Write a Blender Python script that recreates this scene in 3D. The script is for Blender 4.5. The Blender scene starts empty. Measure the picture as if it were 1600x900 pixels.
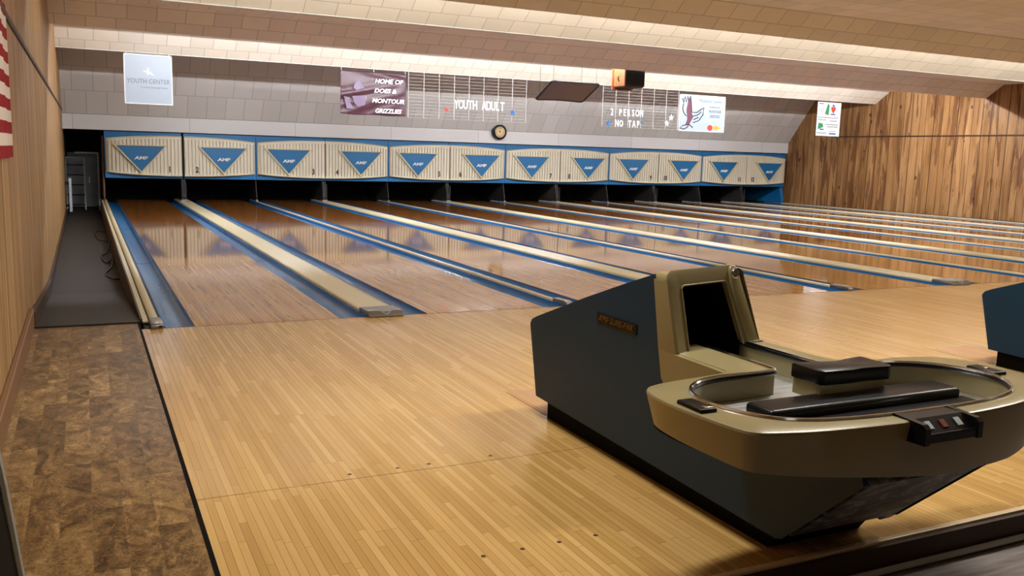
import bpy, bmesh, math, random
from mathutils import Vector, Matrix
random.seed(7)
PI = math.pi
SC = bpy.context.scene
COL = SC.collection

# ------------------------------------------------------------------ camera
cam_d = bpy.data.cameras.new('camera')
cam = bpy.data.objects.new('camera', cam_d); COL.objects.link(cam)
right = Vector((0.9012172, -0.4324707, 0.0278674))
down = Vector((-0.0390408, -0.1450629, -0.9886519))
fwd = Vector((0.4316056, 0.8899021, -0.1476172))
rot = Matrix((right, -down, -fwd)).transposed()
cam.matrix_world = Matrix.Translation((-0.68189, -6.60775, 1.27589)) @ rot.to_4x4()
cam_d.sensor_fit = 'HORIZONTAL'; cam_d.sensor_width = 36.0
cam_d.lens = 1381.946 / 1600 * 36.0
cam_d.clip_start = 0.05
SC.camera = cam

# ------------------------------------------------------------------ world, exposure, lamps
world = bpy.data.worlds.new('world'); SC.world = world
world.use_nodes = True
world.node_tree.nodes['Background'].inputs[0].default_value = (1.0, 0.92, 0.82, 1)
world.node_tree.nodes['Background'].inputs[1].default_value = 0.015
SC.view_settings.view_transform = 'Standard'
SC.view_settings.look = 'None'
SC.view_settings.gamma = 1.0
SC.view_settings.use_curve_mapping = False
SC.view_settings.exposure = 0.0
TUBE_FAR = 400.0      # fluorescent tubes behind the middle baffle
TUBE_NEAR = 102.0     # fluorescent tubes behind the nearest baffle
DOWN_W = 84.0        # ceiling lamps above the approach
SEAT_W = 0.9

def area(name, loc, sx, sy, power, col):
    d = bpy.data.lights.new(name, 'AREA'); d.shape = 'RECTANGLE'; d.size = sx; d.size_y = sy
    d.energy = power; d.color = col
    o = bpy.data.objects.new(name, d); COL.objects.link(o); o.location = loc
    return o
for x in (0.75, 3.4, 6.2, 9.2, 12.4, 15.8):
    area('approach_lamp_light', (x, -3.3, 3.30), 1.1, 0.30, DOWN_W, (1.0, 0.96, 0.88))
for x in (0.2, 3.6, 7.0, 11.0):
    area('seating_lamp_light', (x, -7.6, 3.30), 0.9, 0.35, SEAT_W, (1.0, 0.88, 0.72))

# ------------------------------------------------------------------ helpers
def new_obj(name, me, parent=None):
    o = bpy.data.objects.new(name, me); COL.objects.link(o)
    if parent is not None: o.parent = parent
    return o
def tag(o, label=None, cat=None, group=None, kind=None):
    if label: o['label'] = label
    if cat: o['category'] = cat
    if group: o['group'] = group
    if kind: o['kind'] = kind
    return o
def thing(name, label, cat, loc=(0, 0, 0), group=None):
    o = new_obj(name, None); o.location = loc; o.empty_display_size = 0.1
    return tag(o, label, cat, group)
def obj(name, bm, mats, parent=None, smooth=False):
    bmesh.ops.recalc_face_normals(bm, faces=bm.faces[:])
    me = bpy.data.meshes.new(name); bm.to_mesh(me); bm.free()
    for m in (mats if isinstance(mats, (list, tuple)) else [mats]): me.materials.append(m)
    if smooth:
        for p in me.polygons: p.use_smooth = True
        try: me.set_sharp_from_angle(angle=math.radians(35))
        except Exception: pass
    return new_obj(name, me, parent)
def struct(name, bm, mats, smooth=False):
    return tag(obj(name, bm, mats, None, smooth), kind='structure')
def copy_tree(o, parent=None):
    c = o.copy(); COL.objects.link(c)
    if parent is not None: c.parent = parent
    for ch in list(o.children): copy_tree(ch, c)
    return c
def B(): return bmesh.new()
def box(bm, x0, x1, y0, y1, z0, z1, mi=0):
    v = [bm.verts.new((x, y, z)) for x in (x0, x1) for y in (y0, y1) for z in (z0, z1)]
    for f in ((0,1,3,2),(4,6,7,5),(0,4,5,1),(2,3,7,6),(0,2,6,4),(1,5,7,3)):
        fc = bm.faces.new([v[i] for i in f]); fc.material_index = mi
    return v
def bevel(bm, w, seg=2, ang=30):
    bmesh.ops.recalc_face_normals(bm, faces=bm.faces[:])
    es = [e for e in bm.edges if len(e.link_faces) == 2 and e.calc_face_angle(0) > math.radians(ang)]
    bmesh.ops.bevel(bm, geom=es, offset=w, segments=seg, affect='EDGES', profile=0.5)
def prism(bm, pts, axis, a, b, mi=0):
    """polygon pts (two other coordinates in xyz order) extruded along an axis from a to b"""
    def P(p, t):
        return {'x': (t, p[0], p[1]), 'y': (p[0], t, p[1]), 'z': (p[0], p[1], t)}[axis]
    v0 = [bm.verts.new(P(p, a)) for p in pts]; v1 = [bm.verts.new(P(p, b)) for p in pts]
    n = len(pts)
    for f in ([v0, v1[::-1]] + [[v0[i], v0[(i+1) % n], v1[(i+1) % n], v1[i]] for i in range(n)]):
        fc = bm.faces.new(f); fc.material_index = mi
def strip(bm, pts, axis, a, b, mi=0):
    """open profile extruded: a sheet"""
    def P(p, t):
        return {'x': (t, p[0], p[1]), 'y': (p[0], t, p[1]), 'z': (p[0], p[1], t)}[axis]
    v0 = [bm.verts.new(P(p, a)) for p in pts]; v1 = [bm.verts.new(P(p, b)) for p in pts]
    for i in range(len(pts)-1):
        fc = bm.faces.new([v0[i], v0[i+1], v1[i+1], v1[i]]); fc.material_index = mi
def tube(bm, pts, r, n=8, closed=False, mi=0):
    pts = [Vector(p) for p in pts]; m = len(pts); rings = []
    for i, p in enumerate(pts):
        if closed: t = pts[(i+1) % m] - pts[i-1]
        else: t = pts[min(i+1, m-1)] - pts[max(i-1, 0)]
        t.normalize()
        up = Vector((0, 0, 1)) if abs(t.z) < 0.95 else Vector((1, 0, 0))
        a = t.cross(up).normalized(); b = t.cross(a).normalized()
        rings.append([bm.verts.new(p + r*(math.cos(2*PI*k/n)*a + math.sin(2*PI*k/n)*b)) for k in range(n)])
    for i in range(m if closed else m-1):
        A, Bq = rings[i], rings[(i+1) % m]
        for k in range(n):
            fc = bm.faces.new([A[k], A[(k+1) % n], Bq[(k+1) % n], Bq[k]]); fc.material_index = mi
    if not closed:
        for R in (rings[0][::-1], rings[-1]): bm.faces.new(R).material_index = mi
def disc(bm, c, r, axis, h, n=24, mi=0):
    pts = [(c[0]+r*math.cos(2*PI*k/n), c[1]+r*math.sin(2*PI*k/n)) for k in range(n)]
    prism(bm, pts, axis, c[2], c[2]+h, mi)
def fill_poly(bm, pts3, mi=0):
    vs = [bm.verts.new(p) for p in pts3]
    es = [bm.edges.new((vs[i], vs[(i+1) % len(vs)])) for i in range(len(vs))]
    r = bmesh.ops.triangle_fill(bm, use_beauty=True, edges=es)
    for g in r['geom']:
        if isinstance(g, bmesh.types.BMFace): g.material_index = mi
    return vs
def smooth_loop(pts, it=2):
    for _ in range(it):
        q = []
        for i in range(len(pts)):
            a, b = pts[i], pts[(i+1) % len(pts)]
            q.append((a[0]*.75+b[0]*.25, a[1]*.75+b[1]*.25)); q.append((a[0]*.25+b[0]*.75, a[1]*.25+b[1]*.75))
        pts = q
    return pts
def text_bm(s, size=1.0, extrude=0.0, sx=1.0, shear=0.0, align='CENTER', bold=0.0, spacing=1.0):
    cu = bpy.data.curves.new('text_tmp', 'FONT'); cu.body = s; cu.size = size; cu.extrude = extrude
    cu.align_x = align; cu.align_y = 'CENTER'; cu.shear = shear; cu.offset = bold; cu.resolution_u = 3
    cu.space_character = spacing
    o = bpy.data.objects.new('text_tmp', cu); COL.objects.link(o)
    bpy.context.view_layer.update()
    dg = bpy.context.evaluated_depsgraph_get()
    me = bpy.data.meshes.new_from_object(o.evaluated_get(dg))
    bm = bmesh.new(); bm.from_mesh(me)
    bpy.data.objects.remove(o); bpy.data.curves.remove(cu); bpy.data.meshes.remove(me)
    bmesh.ops.scale(bm, vec=(sx, 1, 1), verts=bm.verts[:])
    return bm
FACE_VIEW = Matrix.Rotation(PI/2, 4, 'X')        # text plane turned to face -y
def place(bm, loc, rotm=FACE_VIEW):
    bmesh.ops.transform(bm, matrix=Matrix.Translation(loc) @ rotm, verts=bm.verts[:]); return bm
def add_bm(dst, src, mi=0):
    me = bpy.data.meshes.new('tmp'); src.to_mesh(me); src.free()
    n0 = len(dst.faces); dst.from_mesh(me); bpy.data.meshes.remove(me)
    dst.faces.ensure_lookup_table()
    for f in dst.faces[n0:]: f.material_index = mi

# ------------------------------------------------------------------ materials
class N:
    def __init__(s, name, rough=0.5, metal=0.0, spec=0.5):
        s.m = bpy.data.materials.new(name); s.m.use_nodes = True
        s.t = s.m.node_tree; s.p = s.t.nodes['Principled BSDF']
        s.p.inputs['Roughness'].default_value = rough; s.p.inputs['Metallic'].default_value = metal
        s.p.inputs['Specular IOR Level'].default_value = spec
    def node(s, ty, **kw):
        n = s.t.nodes.new(ty)
        for k, v in kw.items(): setattr(n, k, v)
        return n
    def put(s, sock, v):
        if hasattr(v, 'is_linked') or isinstance(v, bpy.types.NodeSocket): s.t.links.new(v, sock)
        elif v is not None: sock.default_value = v
    def math(s, op, a, b=None, c=None, clamp=False):
        n = s.node('ShaderNodeMath', operation=op); n.use_clamp = clamp
        s.put(n.inputs[0], a)
        if b is not None: s.put(n.inputs[1], b)
        if c is not None: s.put(n.inputs[2], c)
        return n.outputs[0]
    def coords(s):
        tc = s.node('ShaderNodeTexCoord'); sp = s.node('ShaderNodeSeparateXYZ')
        s.t.links.new(tc.outputs['Object'], sp.inputs[0]); s.tc = tc.outputs['Object']
        return sp.outputs[0], sp.outputs[1], sp.outputs[2]
    def vec(s, x=0.0, y=0.0, z=0.0):
        n = s.node('ShaderNodeCombineXYZ')
        for i, v in enumerate((x, y, z)): s.put(n.inputs[i], v)
        return n.outputs[0]
    def noise(s, v, scale=1.0, detail=3.0, rough=0.5, dist=0.0):
        n = s.node('ShaderNodeTexNoise'); s.put(n.inputs['Vector'], v)
        n.inputs['Scale'].default_value = scale; n.inputs['Detail'].default_value = detail
        n.inputs['Roughness'].default_value = rough; n.inputs['Distortion'].default_value = dist
        return n.outputs[0]
    def white(s, v):
        n = s.node('ShaderNodeTexWhiteNoise', noise_dimensions='3D'); s.put(n.inputs['Vector'], v); return n.outputs[0]
    def ramp(s, v, stops):
        n = s.node('ShaderNodeValToRGB'); cr = n.color_ramp
        while len(cr.elements) < len(stops): cr.elements.new(0.5)
        for e, (p, c) in zip(cr.elements, stops): e.position = p; e.color = (*c, 1)
        s.put(n.inputs[0], v); return n.outputs[0]
    def mix(s, f, a, b, mode='MIX'):
        n = s.node('ShaderNodeMix', data_type='RGBA', blend_type=mode)
        s.put(n.inputs[0], f)
        s.put(n.inputs[6], (*a, 1) if isinstance(a, tuple) else a); s.put(n.inputs[7], (*b, 1) if isinstance(b, tuple) else b)
        return n.outputs[2]
    def color(s, v): s.put(s.p.inputs['Base Color'], (*v, 1) if isinstance(v, tuple) else v); return s
    def bump(s, h, strength=0.3, dist=0.005):
        n = s.node('ShaderNodeBump'); n.inputs['Strength'].default_value = strength; n.inputs['Distance'].default_value = dist
        s.put(n.inputs['Height'], h); s.t.links.new(n.outputs[0], s.p.inputs['Normal']); return s
def lin(r, g, b):
    f = lambda c: (c/255)/12.92 if c/255 <= 0.04045 else ((c/255+0.055)/1.055)**2.4
    return (f(r), f(g), f(b))
def plain(name, rgb, rough=0.5, metal=0.0, spec=0.5, vary=0.06, scale=6.0):
    n = N(name, rough, metal, spec); n.coords()
    f = n.noise(n.tc, scale, 3)
    n.color(n.mix(f, tuple(c*(1-vary) for c in rgb), tuple(min(1, c*(1+vary)) for c in rgb)))
    return n.m

def boards(name, w, length, dark, mid, light, rough, gap=0.05, seed=0.0, spec=0.5, streak=None):
    n = N(name, rough, 0, spec); x, y, z = n.coords()
    bi = n.math('FLOOR', n.math('DIVIDE', x, w))
    off = n.math('MULTIPLY', n.white(n.vec(bi, seed, 3.1)), 7.0)
    yy = n.math('ADD', n.math('DIVIDE', y, length), off)
    si = n.math('FLOOR', yy)
    r = n.white(n.vec(bi, si, seed))
    g = n.noise(n.vec(n.math('MULTIPLY', x, 60.0), n.math('MULTIPLY', y, 2.2), r), 1.0, 4, 0.6)
    big = n.noise(n.vec(n.math('MULTIPLY', x, 0.8), n.math('MULTIPLY', y, 0.5), seed), 1.0, 2)
    t = n.math('ADD', n.math('MULTIPLY', r, 0.36), n.math('ADD', n.math('MULTIPLY', g, 0.35), n.math('MULTIPLY', big, 0.45)))
    c = n.ramp(t, [(0.12, dark), (0.55, mid), (0.95, light)])
    fx = n.math('FRACT', n.math('DIVIDE', x, w))
    ln = n.math('LESS_THAN', fx, gap)
    fy = n.math('FRACT', yy)
    ly = n.math('LESS_THAN', fy, 0.004)
    m = n.math('MULTIPLY', n.math('MAXIMUM', ln, n.math('MULTIPLY', ly, 0.7)), 0.78)
    c = n.mix(m, c, tuple(v*0.22 for v in dark))
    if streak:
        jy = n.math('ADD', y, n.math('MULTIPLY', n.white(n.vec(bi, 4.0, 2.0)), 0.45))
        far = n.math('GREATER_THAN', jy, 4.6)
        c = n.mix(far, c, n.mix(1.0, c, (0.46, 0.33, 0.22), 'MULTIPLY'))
        s = n.noise(n.vec(n.math('MULTIPLY', x, 26.0), n.math('MULTIPLY', y, 0.9), seed+4), 1.0, 3, 0.65)
        sm = n.math('MULTIPLY', n.math('GREATER_THAN', s, 0.60), 0.45)
        c = n.mix(sm, c, streak)
    n.color(c)
    n.p.inputs['Roughness'].default_value = rough
    rg = n.math('ADD', rough, n.math('MULTIPLY', big, 0.03)); n.put(n.p.inputs['Roughness'], rg)
    return n.m

M = {}
M['approach'] = boards('approach_maple', 0.0275, 0.72, lin(160, 122, 66), lin(192, 153, 90), lin(218, 183, 120), 0.19, 0.055, 1.0, 0.45)
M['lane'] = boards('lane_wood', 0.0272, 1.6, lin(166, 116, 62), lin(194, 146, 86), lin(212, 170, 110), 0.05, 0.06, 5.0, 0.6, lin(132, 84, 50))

def wood_left():
    n = N('left_wall_panelling', 0.5, 0, 0.3); x, y, z = n.coords()
    a = n.noise(n.vec(n.math('MULTIPLY', y, 14.0), n.math('MULTIPLY', z, 0.35), 0.0), 1.0, 5, 0.65, 0.3)
    b = n.noise(n.vec(n.math('MULTIPLY', y, 70.0), n.math('MULTIPLY', z, 0.8), 3.0), 1.0, 3)
    t = n.math('ADD', n.math('MULTIPLY', a, 0.7), n.math('MULTIPLY', b, 0.3))
    c = n.ramp(t, [(0.34, lin(84, 58, 32)), (0.48, lin(160, 124, 78)), (0.60, lin(208, 174, 122))])
    pi = n.math('FLOOR', n.math('DIVIDE', y, 0.152)); r = n.white(n.vec(pi, 2.0, 0.0))
    c = n.mix(n.math('MULTIPLY', r, 0.25), c, lin(120, 84, 48))
    g = n.math('LESS_THAN', n.math('FRACT', n.math('DIVIDE', y, 0.152)), 0.045)
    c = n.mix(n.math('MULTIPLY', g, 0.75), c, lin(52, 34, 20))
    n.color(c); return n.m
def wood_right():
    n = N('right_wall_knotty_boards', 0.5, 0, 0.3); x, y, z = n.coords()
    w = n.math('ADD', y, n.math('MULTIPLY', n.math('SINE', n.math('MULTIPLY', y, 9.0)), 0.035))
    pi = n.math('FLOOR', n.math('DIVIDE', w, 0.235)); r = n.white(n.vec(pi, 5.0, 0.0))
    a = n.noise(n.vec(n.math('ADD', n.math('MULTIPLY', y, 5.0), n.math('MULTIPLY', r, 30.0)), n.math('MULTIPLY', z, 0.55), r), 1.0, 4, 0.6, 0.6)
    b = n.noise(n.vec(n.math('MULTIPLY', y, 40.0), n.math('MULTIPLY', z, 1.2), r), 1.0, 3)
    t = n.math('ADD', n.math('MULTIPLY', a, 0.65), n.math('ADD', n.math('MULTIPLY', b, 0.2), n.math('MULTIPLY', r, 0.15)))
    c = n.ramp(t, [(0.30, lin(104, 72, 40)), (0.48, lin(156, 116, 72)), (0.70, lin(190, 150, 104))])
    s = n.noise(n.vec(n.math('MULTIPLY', y, 4.6), n.math('MULTIPLY', z, 0.42), 9.0), 1.0, 4, 0.6, 0.9)
    sm = n.math('MULTIPLY', n.math('GREATER_THAN', s, 0.56), 0.66)
    c = n.mix(sm, c, lin(86, 48, 24))
    v = n.node('ShaderNodeTexVoronoi'); n.put(v.inputs['Vector'], n.vec(0.0, n.math('MULTIPLY', y, 2.6), n.math('MULTIPLY', z, 1.5))); v.inputs['Scale'].default_value = 1.0
    k = n.math('LESS_THAN', v.outputs[0], 0.085)
    c = n.mix(n.math('MULTIPLY', k, 0.8), c, lin(58, 30, 16))
    g = n.math('LESS_THAN', n.math('FRACT', n.math('DIVIDE', w, 0.235)), 0.075)
    c = n.mix(n.math('MULTIPLY', g, 0.85), c, lin(52, 28, 14))
    n.color(c); return n.m
M['wall_l'] = wood_left(); M['wall_r'] = wood_right()

def tiles(name, rgb, uaxis, vscale, tw, th, line=0.5, rough=0.75):
    n = N(name, rough, 0, 0.25); x, y, z = n.coords()
    u = x; v = {'y': y, 'z': z}[uaxis]
    br = n.node('ShaderNodeTexBrick'); n.put(br.inputs['Vector'], n.vec(u, n.math('MULTIPLY', v, vscale), 0.0))
    br.offset = 0.35; br.offset_frequency = 2
    br.inputs['Scale'].default_value = 1.0; br.inputs['Mortar Size'].default_value = 0.006
    br.inputs['Mortar Smooth'].default_value = 0.2; br.inputs['Bias'].default_value = 0.0
    br.inputs['Brick Width'].default_value = tw; br.inputs['Row Height'].default_value = th
    br.inputs['Color1'].default_value = (*[c*0.93 for c in rgb], 1); br.inputs['Color2'].default_value = (*[min(1, c*1.05) for c in rgb], 1)
    br.inputs['Mortar'].default_value = (*[c*(1-line) for c in rgb], 1)
    st = n.noise(n.tc, 0.9, 4); c = n.mix(n.math('MULTIPLY', n.math('GREATER_THAN', st, 0.62), 0.08), br.outputs[0], tuple(c*0.8 for c in rgb))
    n.color(c); return n.m
CEIL = lin(232, 223, 204)
M['ceil'] = tiles('ceiling_tile', CEIL, 'y', 1.0, 0.42, 0.42, 0.4)
M['lipface'] = tiles('baffle_tile', CEIL, 'z', 1.8, 0.42, 0.30, 0.4)
M['incline'] = tiles('curtain_wall_tile', lin(206, 203, 196), 'z', 1.28, 0.42, 0.62, 0.45)
M['band'] = tiles('curtain_wall_band', lin(222, 221, 218), 'z', 1.0, 2.44, 3.0, 0.45)

def vinyl():
    n = N('burl_vinyl_plank', 0.42, 0, 0.35); x, y, z = n.coords()
    bi = n.math('FLOOR', n.math('DIVIDE', x, 0.10))
    yy = n.math('ADD', n.math('DIVIDE', y, 0.52), n.math('MULTIPLY', n.white(n.vec(bi, 1.0, 0.0)), 5.0))
    si = n.math('FLOOR', yy); r = n.white(n.vec(bi, si, 2.0))
    a = n.noise(n.vec(n.math('MULTIPLY', x, 9.0), n.math('MULTIPLY', y, 5.0), n.math('MULTIPLY', r, 20.0)), 1.0, 5, 0.6, 1.6)
    d = n.noise(n.vec(n.math('MULTIPLY', x, 30.0), n.math('MULTIPLY', y, 22.0), n.math('MULTIPLY', r, 9.0)), 1.0, 3, 0.6, 3.5)
    t = n.math('ADD', n.math('MULTIPLY', a, 0.55), n.math('ADD', n.math('MULTIPLY', r, 0.12), n.math('MULTIPLY', d, 0.36)))
    c = n.ramp(t, [(0.34, lin(54, 36, 18)), (0.48, lin(106, 80, 46)), (0.60, lin(150, 120, 76)), (0.68, lin(190, 158, 108))])
    n.color(c); n.bump(d, 0.25, 0.003); return n.m
M['vinyl'] = vinyl()
def grey_plank():
    n = N('grey_plank_floor', 0.45, 0, 0.4); x, y, z = n.coords()
    a = n.noise(n.vec(n.math('MULTIPLY', x, 2.5), n.math('MULTIPLY', y, 26.0), 0.0), 1.0, 4, 0.6, 0.4)
    n.color(n.ramp(a, [(0.3, lin(86, 76, 72)), (0.5, lin(124, 114, 110)), (0.7, lin(150, 142, 138))])); return n.m
M['greyplank'] = grey_plank()
M['walkway'] = plain('walkway_rubber', lin(42, 37, 33), 0.65, 0, 0.3, 0.12, 2.0)
M['beige'] = plain('cream_moulding', lin(206, 196, 158), 0.35, 0, 0.5, 0.04)
M['ribbed'] = plain('cream_ribbed_panel', lin(224, 217, 194), 0.4, 0, 0.4, 0.05)
M['blue'] = plain('mask_blue', lin(18, 102, 156), 0.35, 0, 0.5, 0.06)
M['gutter'] = plain('gutter_blue', lin(26, 110, 172), 0.22, 0, 0.6, 0.12, 3.0)
M['bodyblue'] = plain('ball_return_blue', lin(7, 48, 74), 0.45, 0, 0.3, 0.05)
M['gold'] = plain('ball_return_tan', lin(140, 129, 92), 0.28, 0, 0.5, 0.04)
M['black'] = plain('black_plastic', (0.005, 0.005, 0.006), 0.3, 0, 0.25, 0.1)
M['matt_black'] = plain('matt_black', (0.003, 0.003, 0.003), 0.8, 0, 0.1, 0.1)
M['dark'] = plain('dark_board', (0.02, 0.018, 0.016), 0.6, 0, 0.3, 0.2)
M['chrome'] = plain('chrome_trim', (0.75, 0.76, 0.78), 0.14, 1.0, 0.5, 0.03)
M['castmetal'] = plain('cast_metal', (0.27, 0.26, 0.25), 0.42, 0.9, 0.5, 0.12)
def brushed():
    n = N('brushed_steel', 0.3, 0.9); x, y, z = n.coords()
    a = n.noise(n.vec(n.math('MULTIPLY', x, 5.0), n.math('MULTIPLY', y, 60.0), 0.0), 1.0, 3)
    n.color(n.ramp(a, [(0.3, (0.70, 0.74, 0.80)), (0.7, (0.88, 0.91, 0.95))])); n.put(n.p.inputs['Roughness'], n.math('ADD', 0.22, n.math('MULTIPLY', a, 0.2))); return n.m
M['steel'] = brushed()
def scuffed():
    n = N('scuffed_front_panel', 0.45, 0, 0.5); x, y, z = n.coords()
    a = n.noise(n.vec(n.math('MULTIPLY', x, 7.0), n.math('MULTIPLY', z, 16.0), 0.0), 1.0, 5, 0.7, 1.5)
    n.color(n.ramp(a, [(0.40, (0.04, 0.042, 0.044)), (0.54, (0.15, 0.15, 0.15)), (0.62, (0.40, 0.40, 0.38)), (0.66, (0.01, 0.01, 0.01))])); return n.m
M['scuffed'] = scuffed()
M['white'] = plain('white_vinyl', lin(236, 238, 240), 0.5, 0, 0.4, 0.02)
M['paleblue'] = plain('pale_blue_panel', lin(164, 178, 190), 0.4, 0, 0.5, 0.02)
M['greyink'] = plain('grey_ink', lin(112, 128, 140), 0.5, 0, 0.3, 0.02)
M['ink'] = plain('black_ink', lin(40, 40, 48), 0.5, 0, 0.3, 0.02)
M['wire'] = plain('white_rail', lin(206, 204, 198), 0.5, 0, 0.3, 0.02)
M['maroon'] = plain('maroon_banner_cloth', lin(66, 34, 46), 0.36, 0, 0.5, 0.06, 2.0)
M['mauve'] = plain('mauve_print', lin(112, 96, 120), 0.4, 0, 0.5, 0.05)
M['maroonink'] = plain('maroon_ink', lin(104, 58, 74), 0.5, 0, 0.3, 0.05)
M['red'] = plain('red_print', lin(206, 62, 50), 0.5, 0, 0.3, 0.03)
M['darkred'] = plain('dark_red_button', lin(112, 36, 24), 0.4, 0, 0.4, 0.03)
M['orange'] = plain('orange_print', lin(232, 160, 50), 0.5, 0, 0.3, 0.03)
M['green'] = plain('green_print', lin(40, 130, 80), 0.5, 0, 0.3, 0.03)
M['blueink'] = plain('blue_print', lin(44, 104, 160), 0.5, 0, 0.3, 0.03)
M['flagred'] = plain('flag_red', lin(150, 36, 48), 0.8, 0, 0.2, 0.05)
M['flagwhite'] = plain('flag_white', lin(230, 222, 214), 0.8, 0, 0.2, 0.03)
M['flagblue'] = plain('flag_blue', lin(36, 44, 92), 0.8, 0, 0.2, 0.05)
M['basewood'] = plain('brown_baseboard', lin(128, 92, 62), 0.5, 0, 0.3, 0.12, 3.0)
M['darkwood'] = plain('dark_brown_wood', lin(64, 44, 30), 0.5, 0, 0.3, 0.2, 3.0)
M['kick'] = plain('kickback_wood', lin(104, 70, 42), 0.5, 0, 0.3, 0.2, 3.0)
M['nosing'] = plain('approach_nosing', lin(226, 204, 166), 0.35, 0, 0.5, 0.05)
M['speakerwood'] = plain('speaker_wood', lin(128, 76, 44), 0.45, 0, 0.4, 0.1, 8.0)
M['umber'] = plain('smoked_underside', lin(116, 102, 90), 0.35, 0, 0.5, 0.05)
M['greymetal'] = plain('grey_painted_metal', lin(178, 188, 194), 0.45, 0, 0.4, 0.1)
M['cloth'] = plain('pit_curtain_cloth', (0.012, 0.012, 0.012), 0.9, 0, 0.1, 0.2)
M['goldtext'] = plain('gold_lettering', lin(128, 94, 48), 0.35, 0.6, 0.5, 0.05)
M['clockface'] = plain('cream_clock_face', lin(222, 196, 140), 0.4, 0, 0.4, 0.03)
M['patch'] = boards('approach_hatch', 0.0275, 0.7, lin(140, 98, 52), lin(176, 132, 78), lin(196, 152, 96), 0.34, 0.055, 8.0, 0.4)
def emis(name, col, s):
    n = N(name); n.color((0.9, 0.9, 0.9)); n.p.inputs['Emission Color'].default_value = (*col, 1); n.p.inputs['Emission Strength'].default_value = s; return n.m
M['tube_far'] = emis('fluorescent_cool', (0.92, 0.93, 1.0), TUBE_FAR)
M['tube_near'] = emis('fluorescent_warm', (1.0, 0.99, 0.94), TUBE_NEAR)
M['lampglow'] = emis('ceiling_lamp_diffuser', (1.0, 0.9, 0.74), 2.0)

# ------------------------------------------------------------------ the setting
XL, XR = -1.06, 19.75
LW, G, C1, C2, PAIR = 1.06, 0.20, 0.3166, 0.075, 3.3116
LANE_END = 16.3
def laneL(n): k = n-1; return (k//2)*PAIR + (k % 2)*(LW+2*G+C1)

bm = B(); box(bm, -0.356, XR, -4.555, 0.0, -0.10, 0.0)
# inlaid guide dots and the access seams, part of the approach surface
for n in range(1, 13):
    c = laneL(n)+LW/2
    for yy in (-3.29, -4.16):
        for dx in ((-0.30, -0.10, 0.035, 0.316) if yy > -4 else (-0.10, 0.04, 0.178, 0.32)):
            disc(bm, (c+dx, yy, -0.001), 0.0085, 'z', 0.0014, 12, 1)
box(bm, -0.356, XR, -3.345, -3.343, -0.001, 0.0005, 1)
struct('floor_approach', bm, [M['approach'], M['darkwood']])
bm = B(); box(bm, -0.356, XR, -0.006, 0.004, -0.06, 0.0008); struct('trim_1', bm, M['darkwood'])          # foul line
bm = B(); box(bm, -0.372, -0.356, -4.57, 0.26, -0.1, 0.002); struct('trim_2', bm, M['matt_black'])
bm = B(); box(bm, -0.356, XR, -4.58, -4.555, -0.028, 0.004); bevel(bm, 0.004, 2); struct('trim_3', bm, M['nosing'])
bm = B(); box(bm, -0.356, XR, -4.60, -4.581, -0.11, -0.006); struct('trim_4', bm, M['darkwood'])
bm = B(); tube(bm, [(-0.356, -4.612, -0.088), (XR, -4.612, -0.088)], 0.012, 10); struct('trim_5', bm, M['greymetal'], True)
bm = B(); box(bm, -0.356, XR, -10, -4.60, -0.15, -0.105); struct('floor_seating', bm, M['greyplank'])
bm = B(); box(bm, XL, -0.372, -10, 0.255, -0.08, 0.0); struct('floor_side', bm, M['vinyl'])
bm = B(); prism(bm, [(0.235, 0.012), (0.27, 0.010), (3.6, -0.275), (19.2, -0.285), (19.2, -0.4), (0.235, -0.4)], 'x', XL, -0.352)
struct('floor_walkway', bm, M['walkway'])
bm = B(); box(bm, -0.34, XR, 0.0, 19.2, -0.40, -0.16); struct('floor', bm, M['dark'])

bm = B(); box(bm, XL-0.1, XL, -10, 19.2, -0.4, 3.5); struct('wall_left', bm, M['wall_l'])
bm = B(); box(bm, XR, XR+0.1, -10, 19.2, -0.4, 3.5); struct('wall_right', bm, M['wall_r'])
bm = B(); box(bm, XL-0.1, XR+0.1, -10.1, -10, -0.4, 3.5); struct('wall_front', bm, M['darkwood'])
bm = B(); box(bm, XL-0.1, XR+0.1, 19.2, 19.3, -0.4, 3.5); struct('wall_machine_room', bm, M['dark'])
# curtain wall above the masks: a vertical band and the panel leaning out over it
bm = B(); prism(bm, [(15.5, 1.92), (14.364, 3.34), (14.46, 3.40), (15.6, 1.97)], 'x', XL, XR); struct('wall_back', bm, M['incline'])
bm = B(); box(bm, XL, XR, 15.49, 15.58, 1.60, 1.925); struct('wall_back_band', bm, M['band'])
bm = B(); box(bm, XL, XR, 15.58, 19.2, 1.97, 2.05); struct('ceiling_machine_room', bm, M['dark'])
# saw-tooth ceiling: flat soffit with four hanging baffles
bm = B(); box(bm, XL, XR, -10, 14.45, 3.34, 3.5); struct('ceiling', bm, M['ceil'])
for i, y in enumerate((12.10, 8.65, 5.25, 3.30)):
    bm = B(); d = 0.46 if i < 3 else 0.35
    prism(bm, [(y+0.02, 3.34), (y+0.02, 3.03), (y, 3.03), (y-d, 3.34)], 'x', XL, XR)
    struct('ceiling_baffle' if i == 0 else 'ceiling_baffle.%03d' % i, bm, M['lipface'])
for i, y in enumerate((12.095, 5.245)):
    bm = B(); box(bm, XL, XR, y-0.006, y+0.026, 3.018, 3.0295); struct('trim_%d' % (6+i), bm, M['wire'])
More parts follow.
